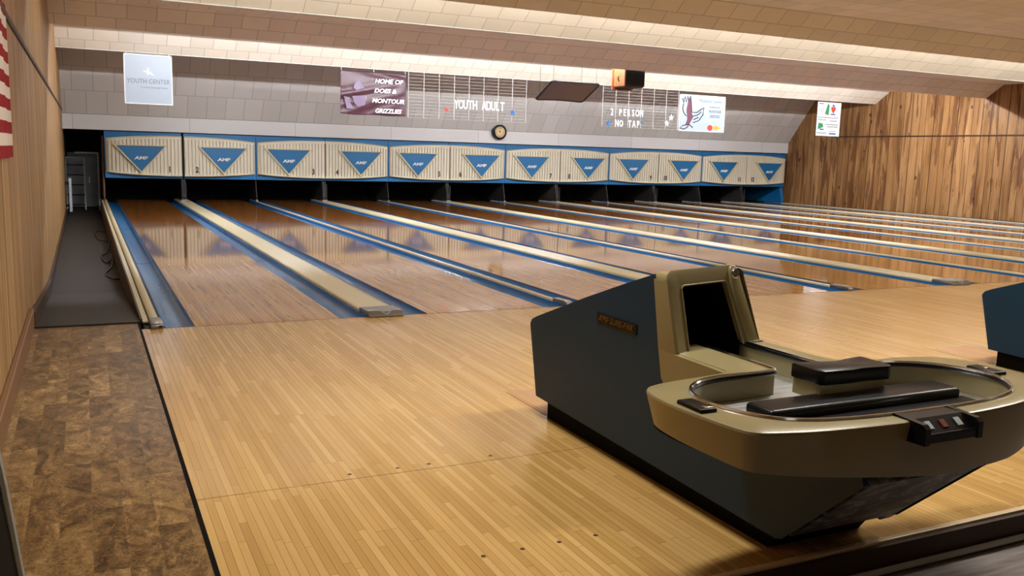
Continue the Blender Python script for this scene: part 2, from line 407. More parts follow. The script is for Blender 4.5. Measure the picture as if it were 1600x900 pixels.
# wall trims
bm = B(); box(bm, XL, XL+0.014, -10, 15.45, 1.985, 2.025); bevel(bm, 0.004, 1); struct('trim_10', bm, M['darkwood'])
bm = B(); box(bm, XR-0.014, XR, -4.5, 13.6, 2.095, 2.130); bevel(bm, 0.004, 1); struct('trim_11', bm, M['darkwood'])
bm = B(); box(bm, XL, XL+0.03, -10, 0.30, 0.0, 0.135); bevel(bm, 0.005, 1); struct('baseboard_left', bm, M['basewood'])
bm = B(); prism(bm, [(0.30, 0.10), (0.95, 0.06), (0.95, -0.12), (0.30, -0.06)], 'x', XL, XL+0.035)
prism(bm, [(0.96, 0.05), (3.6, -0.14), (3.6, -0.30), (0.96, -0.12)], 'x', XL, XL+0.032)
prism(bm, [(3.6, -0.15), (15.4, -0.17), (15.4, -0.30), (3.6, -0.30)], 'x', XL, XL+0.025); struct('baseboard_walkway', bm, M['darkwood'])
bm = B(); box(bm, XR-0.08, XR, 0.0, 15.3, -0.2, 0.035); struct('baseboard_right', bm, M['darkwood'])
# wooden side of the lane bed along the walkway
bm = B(); box(bm, -0.352, -0.338, 0.24, LANE_END, -0.30, 0.03); struct('trim_12', bm, M['darkwood'])

# ------------------------------------------------------------------ lanes
ORD = ['first', 'second', 'third', 'fourth', 'fifth', 'sixth', 'seventh', 'eighth', 'ninth', 'tenth', 'eleventh', 'twelfth']
bm = B(); box(bm, 0, LW, 0.004, LANE_END, -0.06, 0.0); lane_me = obj('lane_bed', bm, M['lane']).data
bpy.data.objects.remove(bpy.data.objects['lane_bed'])
def gutter_bm(x0):
    b = B(); pr = []
    for k in range(13):
        a = PI*k/12; pr.append((x0+G/2-(G/2)*math.cos(a), -0.010-0.058*math.sin(a)**0.6))
    pr = [(x0, -0.010)] + pr[1:-1] + [(x0+G, -0.010)]
    strip(b, pr, 'y', 0.004, LANE_END); strip(b, [(p[0], p[1]-0.006) for p in pr], 'y', 0.004, LANE_END)
    # overlapping joint lips
    for yj in (4.3, 8.9):
        strip(b, [(p[0], p[1]+0.003) for p in pr], 'y', yj, yj+0.05)
    return b
gl = obj('gutter', gutter_bm(-G), M['gutter'], None, True); gr = obj('gutter', gutter_bm(LW), M['gutter'], None, True)
gl_me, gr_me = gl.data, gr.data
bpy.data.objects.remove(gl); bpy.data.objects.remove(gr)
for n in range(1, 13):
    side = 'the left wall walkway' if n == 1 else 'the right wall' if n == 12 else None
    lb = '%s wooden bowling lane from the left wall, running under mask %d' % (ORD[n-1], n)
    t = thing('bowling_lane', lb, 'bowling lane', (laneL(n), 0, 0), 'bowling lanes')
    new_obj('lane_bed', lane_me, t); new_obj('gutter', gl_me, t); new_obj('gutter', gr_me, t)

# dividers
def end_cap_bm(w, h=0.056):
    b = B()
    pf = [(-0.050, 0.004), (-0.048, 0.010), (-0.006, h), (0.24, h-0.008), (0.24, 0.0), (-0.03, 0.0)]
    prism(b, pf, 'x', -w/2, w/2); bevel(b, 0.008, 2); return b
def emblem_bm(s):
    b = B(); d = 0.004
    def tri(sc, d0, d1, mi):
        p = [(-s*sc, s*0.42*sc), (s*sc, s*0.42*sc), (0, -s*0.5*sc)]
        prism(b, p, 'z', d0, d1, mi)
    tri(1.0, 0, 0.004, 0); tri(0.72, 0.004, 0.0055, 1)
    # lie on the sloping nose of the cap
    a = math.atan2(0.038, 0.042)
    bmesh.ops.transform(b, matrix=Matrix.Translation((0, -0.0275, 0.0292)) @ Matrix.Rotation(a, 4, 'X'), verts=b.verts[:])
    return b
def wide_bm():
    b = B(); w = C1/2-0.012
    prism(b, [(-w, 0.0), (-w, 0.014), (-w+0.006, 0.024), (-w+0.022, 0.030), (-w+0.030, 0.025), (w-0.030, 0.025), (w-0.022, 0.030), (w-0.006, 0.024), (w, 0.014), (w, 0.0)], 'y', 0.24, LANE_END)
    return b
def narrow_bm(w=C2-0.031):
    b = B(); pr = [(w/2*math.cos(a), 0.002+0.023*math.sin(a)**0.8) for a in [PI*k/10 for k in range(11)]] + [(-w/2, 0.0), (w/2, 0.0)]
    prism(b, pr, 'y', 0.24, LANE_END); return b
def skirt_bm(w):
    b = B(); box(b, -w/2+0.001, w/2-0.001, 0.006, LANE_END, -0.15, 0.0015); return b
def narrow_end_bm(w=C2-0.008):
    b = B()
    pf = [(-0.03, 0.004), (-0.022, 0.034), (0.03, 0.046), (0.24, 0.038), (0.24, 0.0), (-0.02, 0.0)]
    prism(b, pf, 'x', -w/2, w/2); bevel(b, 0.010, 2); return b
protoW = protoN = None
for i in range(0, 13):
    if i == 0:
        t = thing('lane_divider', 'cream tube rail with grey end block at left edge of first lane, beside the walkway', 'lane divider', (-0.256, 0, 0), 'lane dividers')
        w = 0.075
        obj('rail', narrow_bm(0.066), M['beige'], t, True)
        b = B(); box(b, -0.084, -0.046, 0.17, LANE_END, 0.012, 0.026); bevel(b, 0.003, 1); obj('side_board', b, M['beige'], t)
        b = B(); box(b, -0.08, 0.05, 0.006, LANE_END, -0.15, -0.001); obj('skirt', b, M['dark'], t)
        e = obj('end_cap', narrow_end_bm(0.085), M['castmetal'], t, True)
        b = B(); box(b, 0.012, 0.034, -0.032, -0.024, 0.012, 0.026); obj('latch', b, M['black'], e)
        continue
    if i == 12:
        t = thing('lane_divider', 'narrow cream rail at the right edge of the twelfth lane, against the knotty wood wall', 'lane divider', (laneL(12)+LW+G+C2/2, 0, 0), 'lane dividers')
        obj('rail', narrow_bm(), M['beige'], t, True); obj('skirt', skirt_bm(C2), M['gutter'], t); obj('end_cap', narrow_end_bm(), M['castmetal'], t, True)
        continue
    if i % 2:
        lb = 'wide cream divider board with grey metal end cap between lanes %d and %d' % (i, i+1)
        x = laneL(i)+LW+G+C1/2
        if protoW is None:
            t = protoW = thing('lane_divider', lb, 'lane divider', (x, 0, 0), 'lane dividers')
            obj('rail', wide_bm(), M['beige'], t); obj('skirt', skirt_bm(C1), M['gutter'], t)
            e = obj('end_cap', end_cap_bm(C1-0.03, 0.048), M['castmetal'], t, True)
            obj('emblem', emblem_bm(0.044), [M['greymetal'], M['castmetal']], e)
        else: t = copy_tree(protoW)
    else:
        lb = 'narrow cream rail with grey wedge end cap between lanes %d and %d' % (i, i+1)
        x = laneL(i)+LW+G+C2/2
        if protoN is None:
            t = protoN = thing('lane_divider', lb, 'lane divider', (x, 0, 0), 'lane dividers')
            obj('rail', narrow_bm(), M['beige'], t, True); obj('skirt', skirt_bm(C2), M['gutter'], t)
            obj('end_cap', narrow_end_bm(), M['castmetal'], t, True)
        else: t = copy_tree(protoN)
    t.location = (x, 0, 0); t['label'] = lb

# ------------------------------------------------------------------ pin deck masks
SEAM0 = LW+G+C1/2 - 0.004
HALF = PAIR/2
def mask_panel(sgn, gap):
    b = B(); W = HALF - 0.03; cols = []; u = gap
    rib = 0.0775
    us = []
    k = 0
    while u < W-0.001:
        us += [(u, 0), (u+0.002, 1), (u+0.016, 1), (u+0.018, 0), (u+0.048, 0)]; u += rib
    us.append((W, 0))
    def d(u):
        t = max(0.0, (u/W-0.80)/0.20); return 0.115 - 0.095*(1-math.sqrt(max(0, 1-min(1, t)**2)))
    for (u, g) in us:
        u = min(u, W); t = u/W
        zt = 1.500 - 0.088*t**2.3; zb = 0.603 + 0.076*t**2.3; f = d(u)
        rows = []
        for z, dep in ((zb, 0), (zb+0.028, 0), (zb+0.030, g), (zt-0.062, g), (zt-0.060, 0), (zt, 0)):
            rows.append(b.verts.new((sgn*u, 15.44-f+0.045*dep, z)))
        back = [b.verts.new((sgn*u, 15.44, zb)), b.verts.new((sgn*u, 15.44, zt))]
        cols.append((rows, back))
    for (r0, b0), (r1, b1) in zip(cols, cols[1:]):
        for i in range(5): b.faces.new([r0[i], r1[i], r1[i+1], r0[i+1]])
        b.faces.new([b0[0], b1[0], r1[0], r0[0]]); b.faces.new([r0[5], r1[5], b1[1], b0[1]])
    for r, bk in (cols[0], cols[-1]): b.faces.new([bk[0]] + r + [bk[1]])
    return b
def arch_trim(sgn, gap):
    b = B(); W = HALF-0.03
    def d(u):
        t = max(0.0, (u/W-0.80)/0.20); return 0.115 - 0.095*(1-math.sqrt(max(0, 1-min(1, t)**2)))
    for top in (True, False):
        pts = []
        for k in range(25):
            u = gap+(W-gap)*k/24; t = u/W
            z = (1.500 - 0.088*t**2.3) if top else (0.603 + 0.076*t**2.3)
            pts.append((sgn*u, 15.44-d(u)-0.004, z))
        tube(b, pts, 0.012, 6)
    return b
def tri_frame(cx, s=1.0):
    b = B(); T = [(cx-0.575, 1.292), (cx+0.575, 1.292), (cx, 0.650)]
    cen = (cx, 1.078)
    ins = [(cen[0]+(p[0]-cen[0])*0.89, cen[1]+(p[1]-cen[1])*0.89) for p in T]
    y0, y1 = 15.345, 15.262
    vo0 = [b.verts.new((p[0], y0, p[1])) for p in T]; vo1 = [b.verts.new((p[0], y1, p[1])) for p in T]
    vi1 = [b.verts.new((p[0], y1, p[1])) for p in ins]; vi0 = [b.verts.new((p[0], y0, p[1])) for p in ins]
    for i in range(3):
        j = (i+1) % 3
        b.faces.new([vo0[i], vo0[j], vo1[j], vo1[i]]); b.faces.new([vo1[i], vo1[j], vi1[j], vi1[i]]); b.faces.new([vi1[i], vi1[j], vi0[j], vi0[i]])
        b.faces.new([vo0[i], vi0[i], vi0[j], vo0[j]])
    return b
def tri_face(cx):
    b = B(); T = [(cx-0.575, 1.292), (cx+0.575, 1.292), (cx, 0.650)]; cen = (cx, 1.078)
    ins = [(cen[0]+(p[0]-cen[0])*0.895, cen[1]+(p[1]-cen[1])*0.895) for p in T]
    prism(b, ins, 'y', 15.345, 15.298); return b
for n in range(1, 13):
    pr = (n-1)//2; seam = SEAM0 + pr*PAIR
    odd = n % 2 == 1; sgn = -1 if odd else 1
    lb = 'cream ribbed pin deck mask with blue triangle numbered %d, above the %s lane' % (n, ORD[n-1])
    t = thing('pin_deck_mask', lb, 'mask panel', (seam, 0, 0), 'pin deck masks')
    gap = 0.026 if n in (1, 2) else 0.008
    b = B(); x0, x1 = sorted((sgn*gap, sgn*(HALF-0.004))); box(b, x0, x1, 15.44, 15.485, 0.536, 1.575); obj('backing_panel', b, M['blue'], t)
    pn = obj('ribbed_panel', mask_panel(sgn, gap), M['ribbed'], t)
    obj('edge_trim', arch_trim(sgn, gap), M['beige'], pn, True)
    cx = laneL(n)+LW/2 - seam + (-0.02 if odd else 0.0)
    em = obj('triangle_emblem', tri_frame(cx), M['beige'], t)
    obj('triangle_face', tri_face(cx), M['blue'], em)
    lg = text_bm('AMF', 0.098, 0.005, 1.45, 0.12, 'CENTER', 0.004, 1.0)
    place(lg, (cx, 15.293, 0.995)); obj('logo', lg, M['white'], em)
    nb = text_bm(str(n), 0.18, 0.004, 0.75, 0, 'CENTER', 0.007); place(nb, (sgn*0.30 if n < 9 else sgn*0.26, 15.322, 0.745)); obj('number', nb, M['ink'], t)

# kickback boards, pit curtain and the dark pin deck behind the masks
for i in range(13):
    if i == 0: x, lb, m = -0.27, 'brown wooden kickback board at the far left end of the first lane', M['kick']
    elif i == 12: x, lb, m = laneL(12)+LW+G+0.005, 'blue kickback board below the right end of mask 12', M['blue']
    else:
        x = laneL(i)+LW+G+(C1 if i % 2 else C2)/2
        lb = 'dark kickback post below the masks between lanes %d and %d' % (i, i+1); m = M['dark']
    w = 0.035 if i in (0,) else 0.09 if i == 12 else (0.10 if i % 2 else 0.03)
    t = thing('kickback', lb, 'kickback', (x, 15.55, 0.026), 'kickback boards')
    b = B(); prism(b, [(-0.12, 0.0), (-0.14, 0.10), (-0.02, 0.48), (0.03, 1.45), (1.8, 1.45), (1.8, 0.0)], 'x', -w/2, w/2); bevel(b, 0.006, 1)
    obj('board', b, m, t)
    if 0 < i < 12:
        b = B(); box(b, -w/2-0.012, w/2+0.012, -0.16, 0.10, 0.0, 0.03); obj('foot_plate', b, M['castmetal'], t)
        if i % 2:
            b = B(); box(b, -0.055, -0.035, -0.15, -0.12, 0.03, 0.42); box(b, 0.035, 0.055, -0.15, -0.12, 0.03, 0.42); obj('guide_rail', b, M['dark'], t)
b = B()
K = 220
for k in range(K):
    x0 = -0.25 + (XR-0.3)*k/K; x1 = -0.25+(XR-0.3)*(k+1)/K
    y0 = 17.5+0.03*math.sin(k*0.9); y1 = 17.5+0.03*math.sin((k+1)*0.9)
    v = [b.verts.new(p) for p in ((x0, y0, -0.15), (x1, y1, -0.15), (x1, y1, 1.96), (x0, y0, 1.96))]; b.faces.new(v)
tag(obj('pit_curtain', b, M['cloth'], None), 'black pit curtain hanging in the dark behind all the masks', 'curtain')

# ------------------------------------------------------------------ fluorescent lamps hidden in the ceiling recesses
def lamp_row(y, m, xs, where):
    proto = None
    for i, x in enumerate(xs):
        if proto is None:
            t = thing('fluorescent_lamp', 'fluorescent tube lamp hidden behind the %s ceiling baffle' % where, 'lamp', (x, y, 3.34), 'tube lamps behind the %s baffle' % where)
            b = B(); prism(b, [(-0.06, 0.0), (-0.045, -0.045), (0.045, -0.045), (0.06, 0.0)], 'x', -0.62, 0.62); obj('housing', b, M['white'], t)
            b = B(); tube(b, [(-0.6, 0, -0.085), (0.6, 0, -0.085)], 0.019, 8); obj('tube', b, m, t, True)
            b = B(); box(b, -0.62, -0.6, -0.02, 0.02, -0.105, -0.04); box(b, 0.6, 0.62, -0.02, 0.02, -0.105, -0.04); obj('lamp_holder', b, M['white'], t)
            proto = t
        else:
            t = copy_tree(proto); t.location = (x, y, 3.34)
lamp_row(9.12, M['tube_far'], [0.75+1.6*k for k in range(12)], 'middle')
lamp_row(3.78, M['tube_near'], [0.2+1.62*k for k in range(12)], 'nearest')

# ------------------------------------------------------------------ things hanging from the far baffle
Yh = 12.06
# youth center panel
t = thing('youth_center_sign', 'pale blue square YOUTH CENTER sign hanging at the far left', 'sign', (0.51, Yh, 3.01))
b = B(); box(b, -0.415, 0.415, -0.012, 0.012, -0.935, -0.03); obj('panel', b, M['paleblue'], t)
b = B()
for x0, x1, z0, z1 in ((-0.43, -0.412, -0.95, -0.015), (0.412, 0.43, -0.95, -0.015), (-0.43, 0.43, -0.95, -0.932), (-0.43, 0.43, -0.033, -0.015)): box(b, x0, x1, -0.016, 0.014, z0, z1)
obj('frame', b, M['white'], t)
b = text_bm('YOUTH CENTER', 0.125, 0.002, 0.83); place(b, (0.0, -0.014, -0.52)); obj('lettering', b, M['greyink'], t)
b = text_bm('AT MONTOUR PRESBYTERIAN', 0.042, 0.002, 0.85); place(b, (0.10, -0.014, -0.635)); obj('small_lettering', b, M['greyink'], t)
b = B(); prism(b, [(-0.11, -0.31), (-0.03, -0.33), (0.0, -0.25), (0.02, -0.33), (0.12, -0.41), (0.01, -0.37), (-0.02, -0.40), (-0.02, -0.36)], 'y', -0.015, -0.012); obj('bird_mark', b, M['white'], t)
b = B()
for x in (-0.38, 0.38): box(b, x-0.01, x+0.01, -0.004, 0.004, -0.03, 0.02)
obj('hanger', b, M['greymetal'], t)

# maroon banner
t = thing('banner', 'wrinkled maroon HOME OF banner hanging from the far ceiling edge', 'banner', (4.96, Yh, 3.0))
b = B(); NX, NZ = 56, 34; W2, H = 0.722, 0.895; g = []
def ban(u, v):
    s = 0.0
    for (cu, cv, ang, amp, fr, sp) in ((0.0, 0.62, 0.35, 0.022, 26, 0.45), (0.75, 0.05, -0.3, 0.016, 22, 0.35), (0.3, 0.9, 0.6, 0.016, 20, 0.4), (0.9, 0.6, 1.3, 0.012, 18, 0.25)):
        du, dv = u-cu, v-cv; q = du*math.sin(ang)+dv*math.cos(ang); l = du*math.cos(ang)-dv*math.sin(ang)
        s += amp*math.sin(q*fr)*math.exp(-(q/0.16)**2)*math.exp(-(l/(sp*1.6))**2)
    return -0.02 + s*0.8 - 0.02*math.sin(PI*v)*math.sin(PI*u)
for i in range(NX+1):
    row = []
    for j in range(NZ+1):
        u, v = i/NX, j/NZ
        sag = 0.012*math.sin(2*PI*u)**2*(1-v)
        row.append(b.verts.new((-W2+2*W2*u, ban(u, 1-v), -0.045-sag-H*(1-v))))
    g.append(row)
for i in range(NX):
    for j in range(NZ): b.faces.new([g[i][j], g[i+1][j], g[i+1][j+1], g[i][j+1]])
cl = obj('cloth', b, M['maroon'], t, True)
so = cl.modifiers.new('thick', 'SOLIDIFY'); so.thickness = 0.002
for s, x, z, sz in (('HOME OF', 0.31, -0.235, 0.125), ('DOES &', 0.23, -0.435, 0.125), ('MONTOUR', 0.30, -0.645, 0.125), ('GRIZZLIES', 0.30, -0.855, 0.125)):
    b = text_bm(s, sz, 0.001, 1.12 if s != 'GRIZZLIES' else 1.02, 0.25, 'CENTER', 0.004); place(b, (x, -0.075, z)); obj('lettering', b, M['white'], t)
b = B()
prism(b, [(-0.46, -0.40), (-0.42, -0.28), (-0.35, -0.22), (-0.27, -0.32), (-0.22, -0.40), (-0.30, -0.41), (-0.38, -0.45)], 'y', -0.068, -0.066)
prism(b, [(-0.66, -0.58), (-0.54, -0.60), (-0.52, -0.72), (-0.44, -0.83), (-0.60, -0.84)], 'y', -0.068, -0.066)
prism(b, [(-0.48, -0.57), (-0.17, -0.54), (-0.20, -0.74), (-0.36, -0.79), (-0.44, -0.70)], 'y', -0.068, -0.066)
obj('print', b, M['mauve'], t)
b = B()
for x in (-0.70, 0.0, 0.70): tube(b, [(x, -0.02, -0.05), (x, 0.0, 0.03)], 0.008, 6)
obj('grommet', b, M['greymetal'], t, True)

# two letter boards made of white rails
def letter_board(x0, x1, name, label):
    t = thing(name, label, 'letter board', ((x0+x1)/2, Yh, 3.0)); w = (x1-x0)/2; b = B()
    nv = max(2, round(2*w/0.37))
    for k in range(nv+1):
        x = -w+2*w*k/nv; box(b, x-0.005, x+0.005, -0.005, 0.005, -0.955, 0.03)
    obj('upright', b, M['wire'], t)
    b = B()
    for k in range(14):
        z = -0.955+0.07*k; box(b, -w, w, -0.010, -0.004, z-0.0018, z+0.0018)
    obj('rail', b, M['wire'], t); return t
letter_board(5.74, 8.60, 'letter_board', 'white wire letter board holding the words YOUTH ADULT')
letter_board(10.66, 12.88, 'letter_board', 'white wire letter board holding the words 2 PERSON NO TAP')
def letters(s, x0, x1, z, h, word, grp):
    n = len(s)
    ords = {}
    for i, ch in enumerate(s):
        if ch == ' ': continue
        x = x0+(x1-x0)*(i+0.5)/n
        b = text_bm(ch, h*1.38, 0.008, 0.62 if ch not in 'I1' else 0.7, 0, 'CENTER', 0.005)
        zs = [v.co.y for v in b.verts]; xs = [v.co.x for v in b.verts]
        bmesh.ops.translate(b, vec=(-(min(xs)+max(xs))/2, -(min(zs)+max(zs))/2, 0), verts=b.verts[:])
        sc = h/(max(zs)-min(zs)); bmesh.ops.scale(b, vec=(min(1.0, 0.125/(max(xs)-min(xs))), sc, 1), verts=b.verts[:])
        place(b, (0, 0, 0)); o = obj('sign_letter', b, M['white']); o.location = (x, Yh-0.02, z)
        prev = s[:i].rfind(' ')+1; w = s[prev:].split(' ')[0]; pos = i-prev
        if len(w) > 1:
            place_w = 'starting' if pos == 0 else 'ending' if pos == len(w)-1 else 'after the %s in' % w[pos-1]
            lb = 'white sign letter %s %s %s on the letter board' % (ch, place_w, w)
        else: lb = 'white sign numeral 2 before PERSON on the letter board'
        tag(o, lb, 'letter', grp)
letters('YOUTH ADULT', 6.80, 8.04, 2.38, 0.20, '', 'letters of YOUTH ADULT')
letters('2 PERSON', 10.86, 11.83, 2.40, 0.165, '', 'letters of 2 PERSON')
letters('NO TAP', 11.01, 11.75, 2.135, 0.165, '', 'letters of NO TAP')
def star(x, z, r, m, label, rot=0.0, bend=1.0):
    b = B(); pts = []
    for k in range(10):
        a = PI/2+PI*k/5+rot; q = r if k % 2 == 0 else r*0.42; pts.append((q*math.cos(a), q*math.sin(a)*bend))
    prism(b, pts, 'y', -0.006, 0.006); o = obj('sign_star', b, M[m]); o.location = (x, Yh-0.02, z); tag(o, label, 'star', 'stars on the letter boards')
star(6.623, 2.25, 0.075, 'red', 'faded red star left of YOUTH', 0.3, 0.8)
star(8.254, 2.255, 0.085, 'blueink', 'blue star right of ADULT')
star(10.835, 2.12, 0.085, 'blueink', 'blue star left of NO TAP')
star(11.80, 2.19, 0.05, 'blueink', 'small blue star at top right of NO TAP', 0.2)
star(12.541, 2.19, 0.085, 'white', 'lower white star right of the NO TAP board')
star(12.668, 2.335, 0.085, 'white', 'upper white star right of the NO TAP board')

# bird poster
t = thing('poster', 'white poster with maroon bird drawing beside the right letter board', 'poster', (13.63, Yh, 3.0))
b = B(); box(b, -0.71, 0.71, -0.008, 0.008, -0.965, -0.075); obj('sheet', b, M['paleblue'], t)
b = B()
for x0, x1, z0, z1 in ((-0.72, -0.705, -0.975, -0.065), (0.705, 0.72, -0.975, -0.065), (-0.72, 0.72, -0.975, -0.958), (-0.72, 0.72, -0.082, -0.065)): box(b, x0, x1, -0.011, 0.009, z0, z1)
obj('border', b, M['white'], t)
b = B(); prism(b, [(-0.46, -0.20), (-0.37, -0.12), (-0.34, -0.50), (-0.28, -0.62), (-0.40, -0.82), (-0.52, -0.84), (-0.46, -0.68), (-0.50, -0.45)], 'y', -0.012, -0.009); obj('bird_body', b, M['maroonink'], t)
b = B()
for pl in ([(-0.46, -0.20), (-0.40, -0.10), (-0.37, -0.22), (-0.33, -0.50), (-0.18, -0.50), (-0.02, -0.40), (0.04, -0.36), (0.02, -0.55), (-0.10, -0.70), (-0.28, -0.76)],
           [(-0.60, -0.30), (-0.62, -0.42), (-0.58, -0.52), (-0.50, -0.60)], [(-0.64, -0.16), (-0.60, -0.28), (-0.56, -0.12), (-0.52, -0.26), (-0.48, -0.11), (-0.44, -0.24)],
           [(-0.40, -0.80), (-0.58, -0.84), (-0.68, -0.90), (-0.55, -0.93), (-0.45, -0.88), (-0.40, -0.80), (-0.28, -0.88)], [(-0.30, -0.60), (-0.14, -0.56), (-0.04, -0.48)], [(-0.26, -0.68), (-0.12, -0.62)]):
    tube(b, [(p[0], -0.011, p[1]) for p in pl], 0.013, 5)
obj('bird_outline', b, M['ink'], t)
for s, x, z, sz, sx in (('Montour Lanes', 0.24, -0.20, 0.12, 0.98), ('proudly host the', 0.38, -0.345, 0.055, 0.9), ('MONTOUR', 0.40, -0.46, 0.095, 0.8), ('GRIZZLIES', 0.40, -0.58, 0.095, 0.72)):
    b = text_bm(s, sz, 0.001, sx); place(b, (x, -0.010, z)); obj('lettering', b, M['greyink'] if z > -0.3 else M['ink'], t)
b = B(); pts = [(0.27+0.085*math.cos(a), -0.87+0.075*math.sin(a)) for a in [PI*2*k/14 for k in range(14)]]; prism(b, pts, 'y', -0.012, -0.009); obj('red_spot', b, M['red'], t)
b = B(); box(b, 0.38, 0.50, -0.012, -0.009, -0.92, -0.81); prism(b, [(0.50, -0.90), (0.50, -0.83), (0.62, -0.87)], 'y', -0.012, -0.009); obj('orange_arrow', b, M['orange'], t)

# small poster near the right wall
t = thing('poster', 'small white poster with green and red pictures hanging near the knotty right wall', 'poster', (17.95, Yh, 3.0))
b = B(); box(b, -0.43, 0.43, -0.008, 0.008, -0.935, -0.02); obj('sheet', b, M['white'], t)
b = B()
for x0, x1, z0, z1 in ((-0.44, -0.425, -0.945, -0.01), (0.425, 0.44, -0.945, -0.01), (-0.44, 0.44, -0.945, -0.928)): box(b, x0, x1, -0.005, 0.010, z0, z1)
obj('border', b, M['black'], t)
b = B(); prism(b, [(-0.16, -0.34), (-0.06, -0.05), (0.0, -0.10), (-0.01, -0.34)], 'y', -0.011, -0.008); prism(b, [(-0.38, -0.76), (-0.36, -0.58), (-0.20, -0.60), (-0.18, -0.70), (-0.30, -0.74)], 'y', -0.011, -0.008); obj('green_picture', b, M['green'], t)
b = B(); prism(b, [(0.06, -0.14), (0.24, -0.14), (0.22, -0.24), (0.15, -0.32), (0.08, -0.24)], 'y', -0.011, -0.008); box(b, -0.39, -0.22, -0.011, -0.008, -0.08, -0.05); box(b, 0.05, 0.32, -0.011, -0.008, -0.53, -0.51); box(b, 0.05, 0.28, -0.011, -0.008, -0.81, -0.795); box(b, -0.12, 0.02, -0.011, -0.008, -0.36, -0.34); obj('red_picture', b, M['red'], t)
b = B(); box(b, 0.06, 0.23, -0.011, -0.008, -0.36, -0.32); box(b, -0.30, -0.16, -0.011, -0.008, -0.78, -0.74); box(b, 0.05, 0.30, -0.011, -0.008, -0.89, -0.85); prism(b, [(0.08, -0.13), (0.22, -0.13), (0.15, -0.06)], 'y', -0.011, -0.008); obj('blue_picture', b, M['blueink'], t)
b = B()
for z, x0, x1 in ((-0.435, -0.40, 0.38), (-0.50, -0.40, -0.08), (-0.62, -0.10, 0.38), (-0.68, -0.04, 0.36), (-0.86, -0.40, -0.02)):
    k = x0
    while k < x1-0.03: box(b, k, k+0.028, -0.010, -0.008, z-0.012, z+0.012); k += 0.04
for pl in ([(-0.38, -0.30), (-0.30, -0.20), (-0.26, -0.30), (-0.20, -0.18)],): tube(b, [(p[0], -0.010, p[1]) for p in pl], 0.008, 4)
obj('text_line', b, M['ink'], t)

# clock
t = thing('wall_clock', 'round black rimmed clock with cream face on the white band', 'clock', (9.486, 15.40, 1.905))
b = B(); R1, R2 = 0.205, 0.145; n = 40
rings = []
for r, y in ((R2, 0.0), (R2, -0.045), (R2+0.02, -0.055), (R1-0.015, -0.05), (R1, -0.03), (R1, 0.09)):
    rings.append([b.verts.new((r*math.cos(2*PI*k/n), y, r*math.sin(2*PI*k/n))) for k in range(n)])
for a, c in zip(rings, rings[1:]):
    for k in range(n): b.faces.new([a[k], a[(k+1) % n], c[(k+1) % n], c[k]])
obj('rim', b, M['black'], t, True)
b = B(); disc(b, (0, 0, -0.034), R2+0.004, 'y', 0.03, 40); obj('face', b, M['clockface'], t)
b = B()
for k in range(12):
    a = 2*PI*k/12; c, s = math.cos(a), math.sin(a)
    p = [(c*0.095-s*0.008, s*0.095+c*0.008), (c*0.13-s*0.008, s*0.13+c*0.008), (c*0.13+s*0.008, s*0.13-c*0.008), (c*0.095+s*0.008, s*0.095-c*0.008)]
    prism(b, p, 'y', -0.038, -0.034)
obj('hour_mark', b, M['ink'], t)
for ln, a, w in ((0.075, 2.4, 0.009), (0.11, 1.45, 0.006)):
    c, s = math.cos(a), math.sin(a); b = B(); prism(b, [(-s*w, c*w), (c*ln-s*w*.5, s*ln+c*w*.5), (c*ln+s*w*.5, s*ln-c*w*.5), (s*w, -c*w)], 'y', -0.043, -0.039)
    obj('hand', b, M['black'], t)
b = B(); disc(b, (0, 0, -0.046), 0.014, 'y', 0.012, 16); obj('hub', b, M['black'], t)

# tilted dark panel hanging under the recess
t = thing('hanging_panel', 'dark tilted panel with rounded corners hanging below the ceiling recess, left of the speaker', 'panel', (8.45, 9.5, 3.34))
a = math.atan2(2.785-2.455, -(10.25-9.5))       # slope of the sheet
def pp(u, v): return (-0.55+1.12*u + 0.02*v, 0.0+0.75*v, -0.555-0.33*v)
def sheet(off, bulge):
    pts = []; r = 0.07; m = 6
    for cu, cv, a0 in ((r, r, PI), (1-r, r, 1.5*PI), (1-r, 1-r, 0.0), (r, 1-r, 0.5*PI)):
        for k in range(5): pts.append((cu+r*math.cos(a0+PI/2*k/4), cv+r*math.sin(a0+PI/2*k/4)))
    pts = [(u, v-0.05*math.sin(PI*u)*(1 if v > 0.5 else 0.3)) for u, v in pts]
    q = []
    for i in range(len(pts)):
        p0, p1 = pts[i], pts[(i+1) % len(pts)]; q.append(p0)
        if abs(p1[0]-p0[0]) > 0.4:
            for k in range(1, 6):
                u = p0[0]+(p1[0]-p0[0])*k/6; base = 1.0 if p0[1] > 0.5 else 0.0
                q.append((u, base-0.05*math.sin(PI*u)*(1 if base else 0.3)))
    pts = q
    return pts
b = B(); pts = sheet(0, 0)
n1 = Vector((0, 0.33, 0.75)).normalized()
lo = [b.verts.new(Vector(pp(*p))) for p in pts]; hi = [b.verts.new(Vector(pp(*p))+n1*0.03) for p in pts]
b.faces.new(lo); b.faces.new(hi[::-1])
for i in range(len(pts)): b.faces.new([lo[i], lo[(i+1) % len(pts)], hi[(i+1) % len(pts)], hi[i]])
obj('sheet', b, M['umber'], t)
b = B(); tube(b, [Vector(pp(*p))+n1*0.008 for p in pts], 0.022, 6, True); obj('edge_trim', b, M['black'], t, True)
for u, v in ((0.05, 0.06), (0.95, 0.06), (0.06, 0.92), (0.94, 0.90)):
    p = Vector(pp(u, v)); b = B(); tube(b, [p-n1*0.006, p+n1*0.035], 0.012, 8); obj('screw', b, M['chrome'], t, True)
    b = B(); tube(b, [p+n1*0.03, (p.x, p.y, 0.0)], 0.004, 6); obj('hanging_rod', b, M['dark'], t, True)

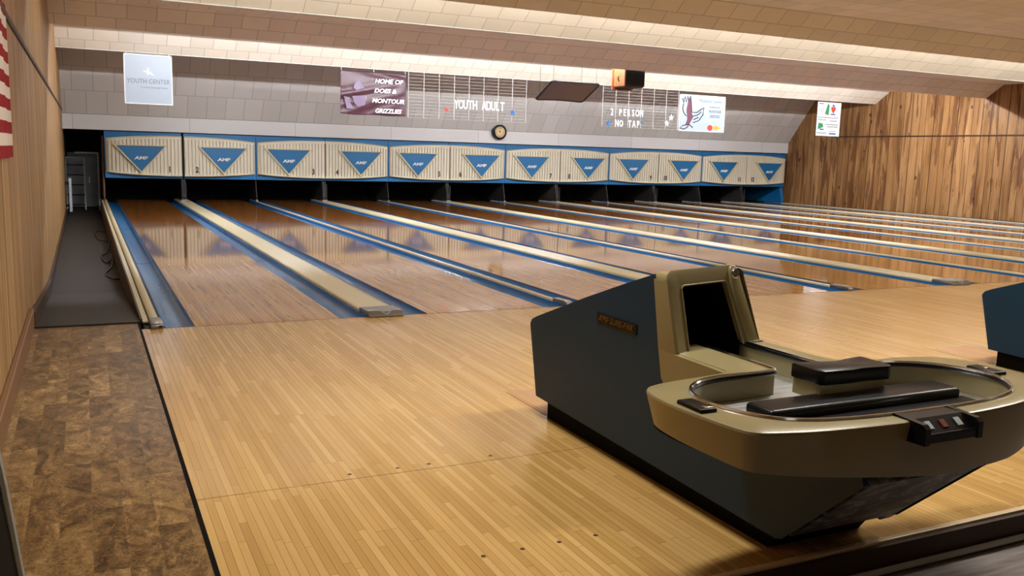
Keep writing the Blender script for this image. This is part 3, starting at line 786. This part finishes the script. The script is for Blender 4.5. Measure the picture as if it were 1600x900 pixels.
# speaker box
t = thing('speaker', 'brown wooden speaker box with black front under the ceiling edge', 'speaker', (9.39, 8.78, 3.0))
b = B(); box(b, -0.235, 0.235, 0.0, 0.40, -0.27, 0.20); bevel(b, 0.006, 1); obj('cabinet', b, M['speakerwood'], t)
b = B(); box(b, -0.222, 0.236, -0.018, 0.0, -0.262, 0.19); bevel(b, 0.006, 1); obj('grille', b, M['black'], t)
b = B(); box(b, -0.225, 0.225, 0.01, 0.39, -0.285, -0.268); obj('base', b, M['dark'], t)
b = B(); box(b, -0.27, 0.24, 0.40, 0.43, -0.33, 0.14); obj('back_board', b, M['speakerwood'], t)
b = B(); tube(b, [(-0.236, 0.20, -0.06), (-0.262, 0.20, -0.10), (-0.262, 0.20, -0.14), (-0.236, 0.20, -0.17)], 0.010, 6); obj('handle', b, M['black'], t, True)

# ------------------------------------------------------------------ flag on the left wall
t = thing('flag', 'red and white striped flag hanging flat against the left wall', 'flag', (XL+0.004, -0.68, 1.19))
SH = 0.0655; L = 1.62
b = B(); NX = 40
for k in range(13):
    z0, z1 = SH*k, SH*(k+1)
    for i in range(NX):
        y0, y1 = -L*i/NX, -L*(i+1)/NX
        f = lambda y: 0.010+0.005*math.sin(y*11+0.4)+0.002*math.sin(y*25)
        if k >= 6 and y0 < -0.6*L-1e-6: continue
        fc = b.faces.new([b.verts.new(p) for p in ((f(y0), y0, z0), (f(y1), y1, z0), (f(y1), y1, z1), (f(y0), y0, z1))]); fc.material_index = k % 2
obj('stripes', b, [M['flagred'], M['flagwhite']], t, True)
b = B()
for i in range(24, NX):
    y0, y1 = -L*i/NX, -L*(i+1)/NX
    b.faces.new([b.verts.new(p) for p in ((f(y0), y0, SH*6), (f(y1), y1, SH*6), (f(y1), y1, SH*13), (f(y0), y0, SH*13))])
obj('canton', b, M['flagblue'], t, True)
b = B()
for r in range(9):
    for c in range(6 if r % 2 == 0 else 5):
        yy = -0.6*L-0.05-(c+(0 if r % 2 == 0 else 0.5))*0.105; zz = SH*6+0.05*(r+0.6)
        pts = [(yy+(0.018 if k % 2 == 0 else 0.008)*math.cos(PI/2+PI*k/5), zz+(0.018 if k % 2 == 0 else 0.008)*math.sin(PI/2+PI*k/5)) for k in range(10)]
        prism(b, pts, 'x', f(yy)+0.001, f(yy)+0.003)
obj('star', b, M['flagwhite'], t)

# ------------------------------------------------------------------ left aisle: ladder, cabinet, boards, cables
t = thing('step_ladder', 'grey step ladder in the dark doorway at the end of the walkway', 'ladder', (-0.86, 17.0, -0.285))
b = B()
for sx in (-1, 1): prism(b, [(-0.02, 0), (0.03, 0), (0.33, 1.22), (0.28, 1.22)], 'x', sx*0.20-0.016, sx*0.20+0.016)
obj('front_rail', b, M['greymetal'], t)
for k in range(5):
    z = 0.10+0.235*k; y = 0.0+z*0.25; b = B(); box(b, -0.19, 0.19, y-0.02, y+0.10, z, z+0.03); obj('tread', b, M['dark'], t)
b = B()
for sx in (-1, 1): prism(b, [(0.62, 0), (0.66, 0), (0.34, 1.22), (0.30, 1.22)], 'x', sx*0.19-0.012, sx*0.19+0.012)
obj('rear_rail', b, M['greymetal'], t)
b = B(); box(b, -0.22, 0.22, 0.24, 0.40, 1.22, 1.25); obj('top_cap', b, M['greymetal'], t)
t = thing('cabinet', 'grey metal cabinet standing behind the step ladder', 'cabinet', (-0.62, 18.2, -0.285))
b = B(); box(b, -0.42, 0.32, 0, 0.5, 0, 1.35); bevel(b, 0.01, 1); obj('body', b, M['greymetal'], t)
b = B(); box(b, 0.03, 0.31, -0.02, 0, 0.06, 1.30); d_ = obj('door', b, M['greymetal'], t)
b = B(); box(b, 0.06, 0.075, -0.04, -0.02, 0.6, 0.75); obj('handle', b, M['chrome'], d_)
b = B(); box(b, -0.40, 0.01, -0.02, 0, 0.06, 1.30); obj('door', b, M['greymetal'], t)
b = B(); tube(b, [(-0.84, 16.6, 1.07), (-0.36, 16.6, 1.07)], 0.022, 8); tube(b, [(-0.36, 16.6, 1.07), (-0.36, 16.6, -0.28)], 0.018, 8)
tag(obj('handrail', b, M['greymetal'], None, True), 'grey pipe handrail above the step ladder', 'rail')
t = thing('wall_rack', 'pale notched metal rack on the left wall before the doorway', 'rack', (XL+0.03, 15.4, -0.20))
b = B(); pr = [(-0.35, 0.0), (0.25, 0.0), (0.25, 0.18), (0.17, 0.2), (0.17, 0.27), (0.25, 0.29), (0.25, 0.46), (0.15, 0.48), (0.15, 0.55), (0.22, 0.57), (0.22, 0.72), (-0.30, 0.72), (-0.30, 0.5), (-0.36, 0.48)]
prism(b, pr, 'x', 0.05, 0.10); obj('plate', b, M['greymetal'], t)
for zz in (0.1, 0.6):
    b = B(); box(b, -0.03, 0.05, -0.2, -0.16, zz, zz+0.04); obj('bracket', b, M['dark'], t)
def cable(pts, label):
    P = [Vector(p) for p in pts]; Q = []
    for i in range(len(P)-1):
        p0, p1, p2, p3 = P[max(i-1, 0)], P[i], P[i+1], P[min(i+2, len(P)-1)]
        for k in range(6):
            s = k/6; Q.append(0.5*((2*p1)+(p2-p0)*s+(2*p0-5*p1+4*p2-p3)*s*s+(3*p1-p0-3*p2+p3)*s**3))
    Q.append(P[-1]); b = B(); tube(b, Q, 0.011, 6)
    tag(obj('cable', b, M['black'], None, True), label, 'cable', 'cables on the walkway')
zc = -0.262
cable([(-0.37, 10.8, zc), (-0.53, 10.7, zc), (-0.50, 9.4, zc), (-0.37, 9.0, zc)], 'short black cable loop on the walkway floor nearer the masks')
cable([(-0.36, 7.9, zc+0.12), (-0.42, 7.4, zc), (-0.50, 6.8, zc), (-0.44, 6.0, zc+0.015), (-0.38, 6.6, zc+0.05), (-0.40, 5.7, zc), (-0.49, 5.0, zc), (-0.42, 4.6, zc), (-0.36, 4.5, zc)], 'long looped black cable lying on the walkway beside the lane edge')

# black console at the lower left
t = thing('console', 'black console with grey metal edge by the left wall in the lower left corner', 'console', (-0.95, -4.9, 0))
b = B(); prism(b, [(0.85, 0.0), (0.34, 0.56), (0.05, 0.84), (-0.8, 0.84), (-0.8, 0.0)], 'x', -0.095, 0.085); bevel(b, 0.004, 1); obj('body', b, M['matt_black'], t)
b = B(); tube(b, [(0.088, 0.855, 0.0), (0.088, 0.345, 0.565), (0.088, 0.055, 0.845), (0.088, -0.8, 0.845)], 0.011, 8); obj('edge_trim', b, M['greymetal'], t, True)

# ------------------------------------------------------------------ ball return
def ball_return():
    T = thing('ball_return', 'blue ball return with tan oval rack in the right foreground', 'ball return', (1.55, -3.9, 0), 'ball returns')
    ox, oy = 1.55, -3.9
    X0, X1 = 1.29-ox, 1.81-ox
    Y = lambda y: y-oy
    # blue wedge body
    b = B(); pr = [(-2.855, 0.118), (-2.772, 0.455), (-2.785, 0.474), (-2.83, 0.494), (-3.30, 0.663), (-3.60, 0.765), (-3.80, 0.830), (-3.84, 0.60), (-3.885, 0.43), (-4.25, 0.43), (-4.85, 0.425), (-4.866, 0.37), (-4.57, 0.095), (-4.545, 0.085)]
    side = [(Y(p[0]), p[1]) for p in pr]
    prism(b, side, 'x', X0, X0+0.06)
    low = pr[:4] + [(-3.84, 0.515)] + pr[8:]
    prism(b, [(Y(p[0]), p[1]) for p in low], 'x', X1-0.14, X1)
    mid = pr[:7] + [(-3.80, 0.812), (-3.38, 0.672), (-3.38, 0.44)] + pr[8:]
    prism(b, [(Y(p[0]), p[1]) for p in mid], 'x', X0+0.06, X1-0.14)
    bmesh.ops.remove_doubles(b, verts=b.verts[:], dist=1e-5)
    b.verts.ensure_lookup_table()
    outer_e = [e for e in b.edges if len(e.link_faces) == 2 and all(abs(v.co.x-X0) < 1e-4 for v in e.verts)]
    outer_e += [e for e in b.edges if len(e.link_faces) == 2 and all(abs(v.co.x-X1) < 1e-4 for v in e.verts)]
    bmesh.ops.bevel(b, geom=outer_e, offset=0.010, segments=3, affect='EDGES', profile=0.5)
    obj('body', b, M['bodyblue'], T)
    b = B(); prism(b, [(Y(-2.88), 0.0), (Y(-2.88), 0.125), (Y(-4.53), 0.10), (Y(-4.46), 0.0)], 'x', X0+0.05, X1-0.05); obj('kick_base', b, M['matt_black'], T)
    # front panel with side flange
    b = B(); d = 0.006
    prism(b, [(Y(-4.580), 0.092), (Y(-4.876), 0.367), (Y(-4.86), 0.385), (Y(-4.56), 0.105)], 'x', X0+0.03, X1-0.03); obj('front_panel', b, M['scuffed'], T)
    b = B(); prism(b, [(Y(-4.50), 0.060), (Y(-4.525), 0.050), (Y(-4.875), 0.370), (Y(-4.85), 0.39)], 'x', X1-0.03, X1+0.02); bevel(b, 0.006, 2); obj('side_flange', b, M['black'], T)
    # name plate
    b = B(); s = (0.598-0.606)/(-3.69+3.40)
    box(b, X0-0.004, X0+0.002, Y(-3.70), Y(-3.395), 0.580, 0.622); pl = obj('name_plate', b, M['black'], T)
    RL = Matrix.Rotation(-PI/2, 4, 'Z') @ Matrix.Rotation(PI/2, 4, 'X')
    b = text_bm('AMF SURE-PAK', 0.036, 0.001, 1.12, 0.15); place(b, (X0-0.0055, Y(-3.547), 0.601), RL); obj('lettering', b, M['goldtext'], pl)
    # hood: ring lofted from front face back to the body seam
    def rr(x0, x1, z0, z1, r, taper, n=6, crown=0.0):
        pts = []
        for cx, cz, a0 in ((x1-r, z0+0.002, -PI/2), (x1-r-taper, z1-r, 0), (x0+r, z1-r, PI/2), (x0+r, z0+0.002, PI)):
            for k in range(n+1):
                a = a0+PI/2*k/n
                q = r if cz > z0+0.01 else 0.004
                cxx = cx if cz > z0+0.01 else (x1-0.004 if cx > (x0+x1)/2 else x0+0.004)
                px = cxx+q*math.cos(a); pz = cz+q*math.sin(a)
                if crown and pz > (z0+z1)/2: pz += crown*(1-((px-(x0+x1)/2)/((x1-x0)/2))**2)
                pts.append((px, pz))
        return pts
    zt = 0.858
    def yf(z, x=0): return Y(-3.865 - 0.09*(0.86-z)/0.30) + 0.20*(x-X0)
    outer = rr(X0+0.004, X1-0.045, 0.555, zt, 0.035, 0.055, 6, 0.010)
    outer_b = rr(X0-0.001, X1-0.02, 0.555, zt-0.012, 0.030, 0.06, 6, 0.010)
    inner = rr(X0+0.078, X1-0.125, 0.552, zt-0.058, 0.016, 0.055, 6, 0.006)
    b = B(); n = len(outer)
    ve = [b.verts.new((p[0], Y(-3.79)-(0.86-p[1])*0.20, p[1])) for p in outer_b]
    v0 = [b.verts.new((p[0], yf(p[1], p[0])+0.016, p[1])) for p in outer_b]
    v1 = [b.verts.new((p[0], yf(p[1], p[0]), p[1])) for p in outer]
    cen = ((X0+X1-0.04)/2, 0.70)
    v1b = [b.verts.new((p[0]+(cen[0]-p[0])*0.05, yf(p[1], p[0])-0.004, p[1]+(cen[1]-p[1])*0.05)) for p in outer]
    v2 = [b.verts.new((p[0], yf(p[1], p[0])+0.002, p[1])) for p in inner]
    v3 = [b.verts.new((p[0], yf(p[1], p[0])+0.03, p[1])) for p in inner]
    for A, Q in ((ve, v0), (v0, v1), (v1, v1b), (v1b, v2), (v2, v3)):
        for k in range(n-1): b.faces.new([A[k], A[(k+1) % n], Q[(k+1) % n], Q[k]])
    hd = obj('hood', b, M['gold'], T, True)
    b = B()
    w3 = [b.verts.new((p[0], yf(p[1], p[0])+0.03, p[1])) for p in inner]; w4 = [b.verts.new((p[0]*0.97, Y(-3.45), 0.5+(p[1]-0.5)*0.58)) for p in inner]
    for k in range(n-1): b.faces.new([w3[k], w3[k+1], w4[k+1], w4[k]])
    b.faces.new(w4)
    lx0, lx1, ly0, ly1 = X0+0.064, X1-0.144, Y(-3.875), Y(-3.39)
    for q in ([(lx0, ly0, 0.446), (lx1, ly0, 0.446), (lx1, ly1, 0.446), (lx0, ly1, 0.446)], [(lx0, ly0, 0.446), (lx0, ly1, 0.446), (lx0, ly1, 0.66), (lx0, ly0, 0.57)],
              [(lx1, ly0, 0.446), (lx1, ly1, 0.446), (lx1, ly1, 0.66), (lx1, ly0, 0.57)], [(lx0, ly1, 0.446), (lx1, ly1, 0.446), (lx1, ly1, 0.66), (lx0, ly1, 0.66)]):
        b.faces.new([b.verts.new(p) for p in q])
    obj('tunnel', b, M['matt_black'], hd)
    b = B(); tube(b, [(p[0], yf(p[1], p[0])-0.001, p[1]) for p in inner[6:22]], 0.0035, 5); obj('opening_trim', b, M['gold'], hd, True)
    # right column with the round badge
    b = B(); xr = X1-0.045
    for k in range(1):
        pts = [(xr-0.062-0.0, 0.555), (xr-0.118, 0.80)] + [(xr-0.092+0.026*math.cos(a), 0.838+0.028*math.sin(a)) for a in [PI-PI*k/8 for k in range(9)]] + [(xr-0.058, 0.80), (xr+0.006, 0.555)]
        f0 = [b.verts.new((p[0], yf(p[1], p[0])-0.012, p[1])) for p in pts]; f1 = [b.verts.new((p[0], yf(p[1], p[0])+0.03, p[1])) for p in pts]
        b.faces.new(f0); b.faces.new(f1[::-1])
        for i in range(len(pts)): b.faces.new([f0[i], f0[(i+1) % len(pts)], f1[(i+1) % len(pts)], f1[i]])
    bevel(b, 0.006, 2); cl = obj('column', b, M['gold'], hd, True)
    b = B(); tube(b, [(xr-0.092, yf(0.83, xr-0.09)-0.018, 0.832), (xr-0.092, yf(0.83, xr-0.09)-0.008, 0.832)], 0.021, 20); obj('badge', b, M['castmetal'], cl, True)
    b = B(); tube(b, [(xr-0.092+0.017*math.cos(a), yf(0.83, xr-0.09)-0.018, 0.832+0.017*math.sin(a)) for a in [2*PI*k/20 for k in range(20)]], 0.003, 5, True); obj('badge_ring', b, M['chrome'], cl, True)
    b = B(); box(b, xr-0.06, xr+0.01, yf(0.56, xr)-0.03, yf(0.56, xr)+0.02, 0.553, 0.566); bevel(b, 0.004, 2); obj('column_foot', b, M['chrome'], hd, True)
    # rack: outlines at rim height
    RZ = 0.56
    back_l = [(1.300, -3.86), (1.312, -4.16), (1.318, -4.245)]
    outer = [(1.300, -3.84), (1.305, -4.05), (1.31, -4.20), (1.30, -4.245), (1.24, -4.262), (1.05, -4.285), (0.95, -4.305), (0.90, -4.335), (0.872, -4.40), (0.862, -4.52), (0.878, -4.68), (0.896, -4.79), (0.918, -4.835), (0.965, -4.855),
             (1.10, -4.890), (1.33, -4.912), (1.55, -4.915), (1.78, -4.908), (1.98, -4.880), (2.12, -4.835), (2.21, -4.78), (2.28, -4.70), (2.325, -4.60), (2.325, -4.50), (2.30, -4.39), (2.22, -4.31), (2.08, -4.275), (1.92, -4.28), (1.84, -4.265), (1.805, -4.20), (1.795, -4.05), (1.790, -3.84)]
    inner = [(1.480, -3.84), (1.480, -4.10), (1.478, -4.285), (1.465, -4.302), (1.30, -4.306), (1.20, -4.310), (1.11, -4.335), (1.03, -4.39), (0.985, -4.47), (0.972, -4.56), (0.99, -4.65), (1.04, -4.745), (1.11, -4.795), (1.20, -4.825), (1.36, -4.845),
             (1.56, -4.850), (1.76, -4.846), (1.93, -4.825), (2.05, -4.78), (2.145, -4.69), (2.178, -4.59), (2.145, -4.46), (2.06, -4.37), (1.94, -4.325), (1.80, -4.318), (1.725, -4.312), (1.702, -4.28), (1.695, -4.10), (1.690, -3.84)]
    outer = [(p[0]-ox, p[1]-oy) for p in outer]; inner = [(p[0]-ox, p[1]-oy) for p in inner]
    def chaikin(P, it=2):
        for _ in range(it):
            q = [P[0]]
            for a, c in zip(P, P[1:]): q += [(a[0]*.75+c[0]*.25, a[1]*.75+c[1]*.25), (a[0]*.25+c[0]*.75, a[1]*.25+c[1]*.75)]
            P = q+[P[-1]]
        return P
    O = chaikin(outer); I = chaikin(inner)
    def inset(P, d):
        q = []
        for i, p in enumerate(P):
            a = Vector(P[max(i-1, 0)]); c = Vector(P[min(i+1, len(P)-1)]); t = (c-a)
            t = t.normalized() if t.length > 1e-6 else Vector((0, -1)); nrm = Vector((-t.y, t.x))
            q.append((p[0]+nrm.x*d, p[1]+nrm.y*d))
        return q
    def zbot(x, y):
        fr = min(1, max(0, (-4.25-(y+oy))/0.5)); xx = x+ox
        zz = 0.44-0.075*max(0, min(1, (xx-0.9)/0.7)) + 0.035*max(0, min(1, (xx-1.95)/0.35))
        return 0.455*(1-fr)+zz*fr
    b = B()
    Oi = inset(O, 0.010)           # rounded shoulder
    top = fill_poly(b, [(p[0], p[1], RZ) for p in Oi] + [(p[0], p[1], RZ) for p in I[::-1]])
    o_top = top[:len(Oi)]
    Om = inset(O, 0.003); sh = [b.verts.new((p[0], p[1], RZ-0.003)) for p in Om]
    s1 = [b.verts.new((p[0], p[1], RZ-0.010)) for p in O]
    Ob = inset(O, 0.028)
    s2 = [b.verts.new((p[0], p[1], zbot(*p))) for p in Ob]
    Oc = inset(O, 0.045); s3 = [b.verts.new((p[0], p[1], zbot(*p)+0.004)) for p in Oc]
    for A, Q in ((o_top, sh), (sh, s1), (s1, s2), (s2, s3)):
        for k in range(len(O)-1): b.faces.new([A[k], A[k+1], Q[k+1], Q[k]])
    i_top = top[len(Oi):][::-1]; ib = [b.verts.new((p[0], p[1], 0.44)) for p in I]
    for k in range(len(I)-1): b.faces.new([i_top[k], i_top[k+1], ib[k+1], ib[k]])
    rk = obj('rack', b, M['gold'], T, True)
    b = B(); fill_poly(b, [(p[0], p[1], 0.474) for p in inset(I, 0.002)]); obj('rack_floor', b, M['steel'], rk)
    b = B(); fill_poly(b, [(p[0], p[1], min(0.442, zbot(*p)+0.012)) for p in inset(O, 0.03)]); obj('underside', b, M['black'], rk)
    b = B(); tube(b, [(p[0], p[1], RZ+0.002) for p in I], 0.0065, 6); obj('chrome_trim', b, M['chrome'], rk, True)
    b = B(); tube(b, [(p[0], p[1], RZ-0.008) for p in inset(I, 0.002)], 0.007, 6); obj('rubber_seal', b, M['black'], rk, True)
    # black bumper bar and lift block
    def bar(x0, x1, y0, y1, z0, z1, r=0.02):
        b = B(); box(b, x0-ox, x1-ox, y0-oy, y1-oy, z0, z1); bevel(b, r, 4); return b
    obj('bumper_bar', bar(1.19, 2.04, -4.60, -4.47, 0.475, 0.524, 0.016), M['black'], rk, True)
    obj('bumper_base', bar(1.17, 2.06, -4.70, -4.585, 0.4745, 0.492, 0.006), M['black'], rk, True)
    lf = obj('lift_block', bar(1.482, 1.778, -4.50, -4.37, 0.50, 0.556, 0.004), M['gold'], rk, True)
    b = B(); pr = [(1.470, -4.37), (1.470, -4.485), (1.485, -4.512), (1.60, -4.520), (1.66, -4.512), (1.77, -4.522), (1.790, -4.510), (1.790, -4.37), (1.70, -4.385), (1.64, -4.40), (1.58, -4.385)]
    prism(b, [(p[0]-ox, p[1]-oy) for p in pr], 'z', 0.556, 0.606); bevel(b, 0.007, 2); obj('block_cap', b, M['black'], lf, True)
    # black hand-dryer tabs on the rim
    b = bar(0.885, 0.945, -4.640, -4.520, RZ-0.004, RZ+0.012, 0.006); tb = obj('rim_tab', b, M['black'], rk, True)
    b = bar(0.905, 0.935, -4.634, -4.612, RZ+0.011, RZ+0.016, 0.002); obj('tab_catch', b, M['chrome'], tb, True)
    b = bar(2.175, 2.235, -4.625, -4.505, RZ-0.004, RZ+0.012, 0.006); tb = obj('rim_tab', b, M['black'], rk, True)
    b = bar(2.198, 2.215, -4.57, -4.55, RZ+0.011, RZ+0.015, 0.002); obj('tab_catch', b, M['chrome'], tb, True)
    # control panel recessed in the front rim
    b = B(); px0, px1 = 1.425-ox, 1.640-ox
    pr = [(Y(-4.855), RZ+0.005), (Y(-4.908), RZ+0.004), (Y(-4.952), RZ-0.030), (Y(-4.960), RZ-0.028), (Y(-4.964), RZ-0.034), (Y(-4.964), 0.506), (Y(-4.855), 0.503)]
    prism(b, pr, 'x', px0, px1)
    for x0, x1 in ((px0-0.012, px0+0.008), (px1-0.008, px1+0.012)):
        prism(b, [(Y(-4.852), RZ+0.008), (Y(-4.955), RZ+0.001), (Y(-4.967), RZ-0.010), (Y(-4.967), 0.502), (Y(-4.855), 0.499)], 'x', x0, x1)
    cp = obj('control_panel', b, M['black'], rk)
    sl = math.atan2(0.034, 0.044)
    for k, (m, x) in enumerate((('greymetal', 1.468), ('darkred', 1.528), ('greymetal', 1.590))):
        b = B(); box(b, -0.012, 0.012, -0.015, 0.015, 0, 0.003); bevel(b, 0.002, 1)
        bmesh.ops.transform(b, matrix=Matrix.Translation((x-ox, Y(-4.930), RZ-0.0135)) @ Matrix.Rotation(sl, 4, 'X'), verts=b.verts[:])
        bt = obj('button', b, M[m], cp)
        if m == 'darkred': bt['label'] = 'dark red button'
    # side gold moulding of the hood below the rim
    b = B(); prism(b, [(Y(-3.852), 0.556), (Y(-3.878), 0.45), (Y(-3.895), 0.43), (Y(-3.93), 0.42), (Y(-4.30), 0.43), (Y(-4.30), 0.553), (Y(-3.90), 0.556)], 'x', X0-0.001, X0+0.03)
    obj('side_moulding', b, M['gold'], hd)
    return T
br1 = ball_return()
br2 = copy_tree(br1); br2.location = (1.55+3.34, -3.9, 0); br2['label'] = 'second ball return, only its blue rear end showing at the right edge'

# approach access hatches behind each ball return
for i, x in enumerate((1.55, 1.55+3.34)):
    b = B(); box(b, x-0.20, x+0.24, -2.84, -2.37, 0.0, 0.0018); o = obj('floor_hatch', b, M['patch'])
    tag(o, 'wooden hatch plate in the approach behind the %s ball return' % ('foreground' if i == 0 else 'right edge'), 'hatch', 'approach hatches')
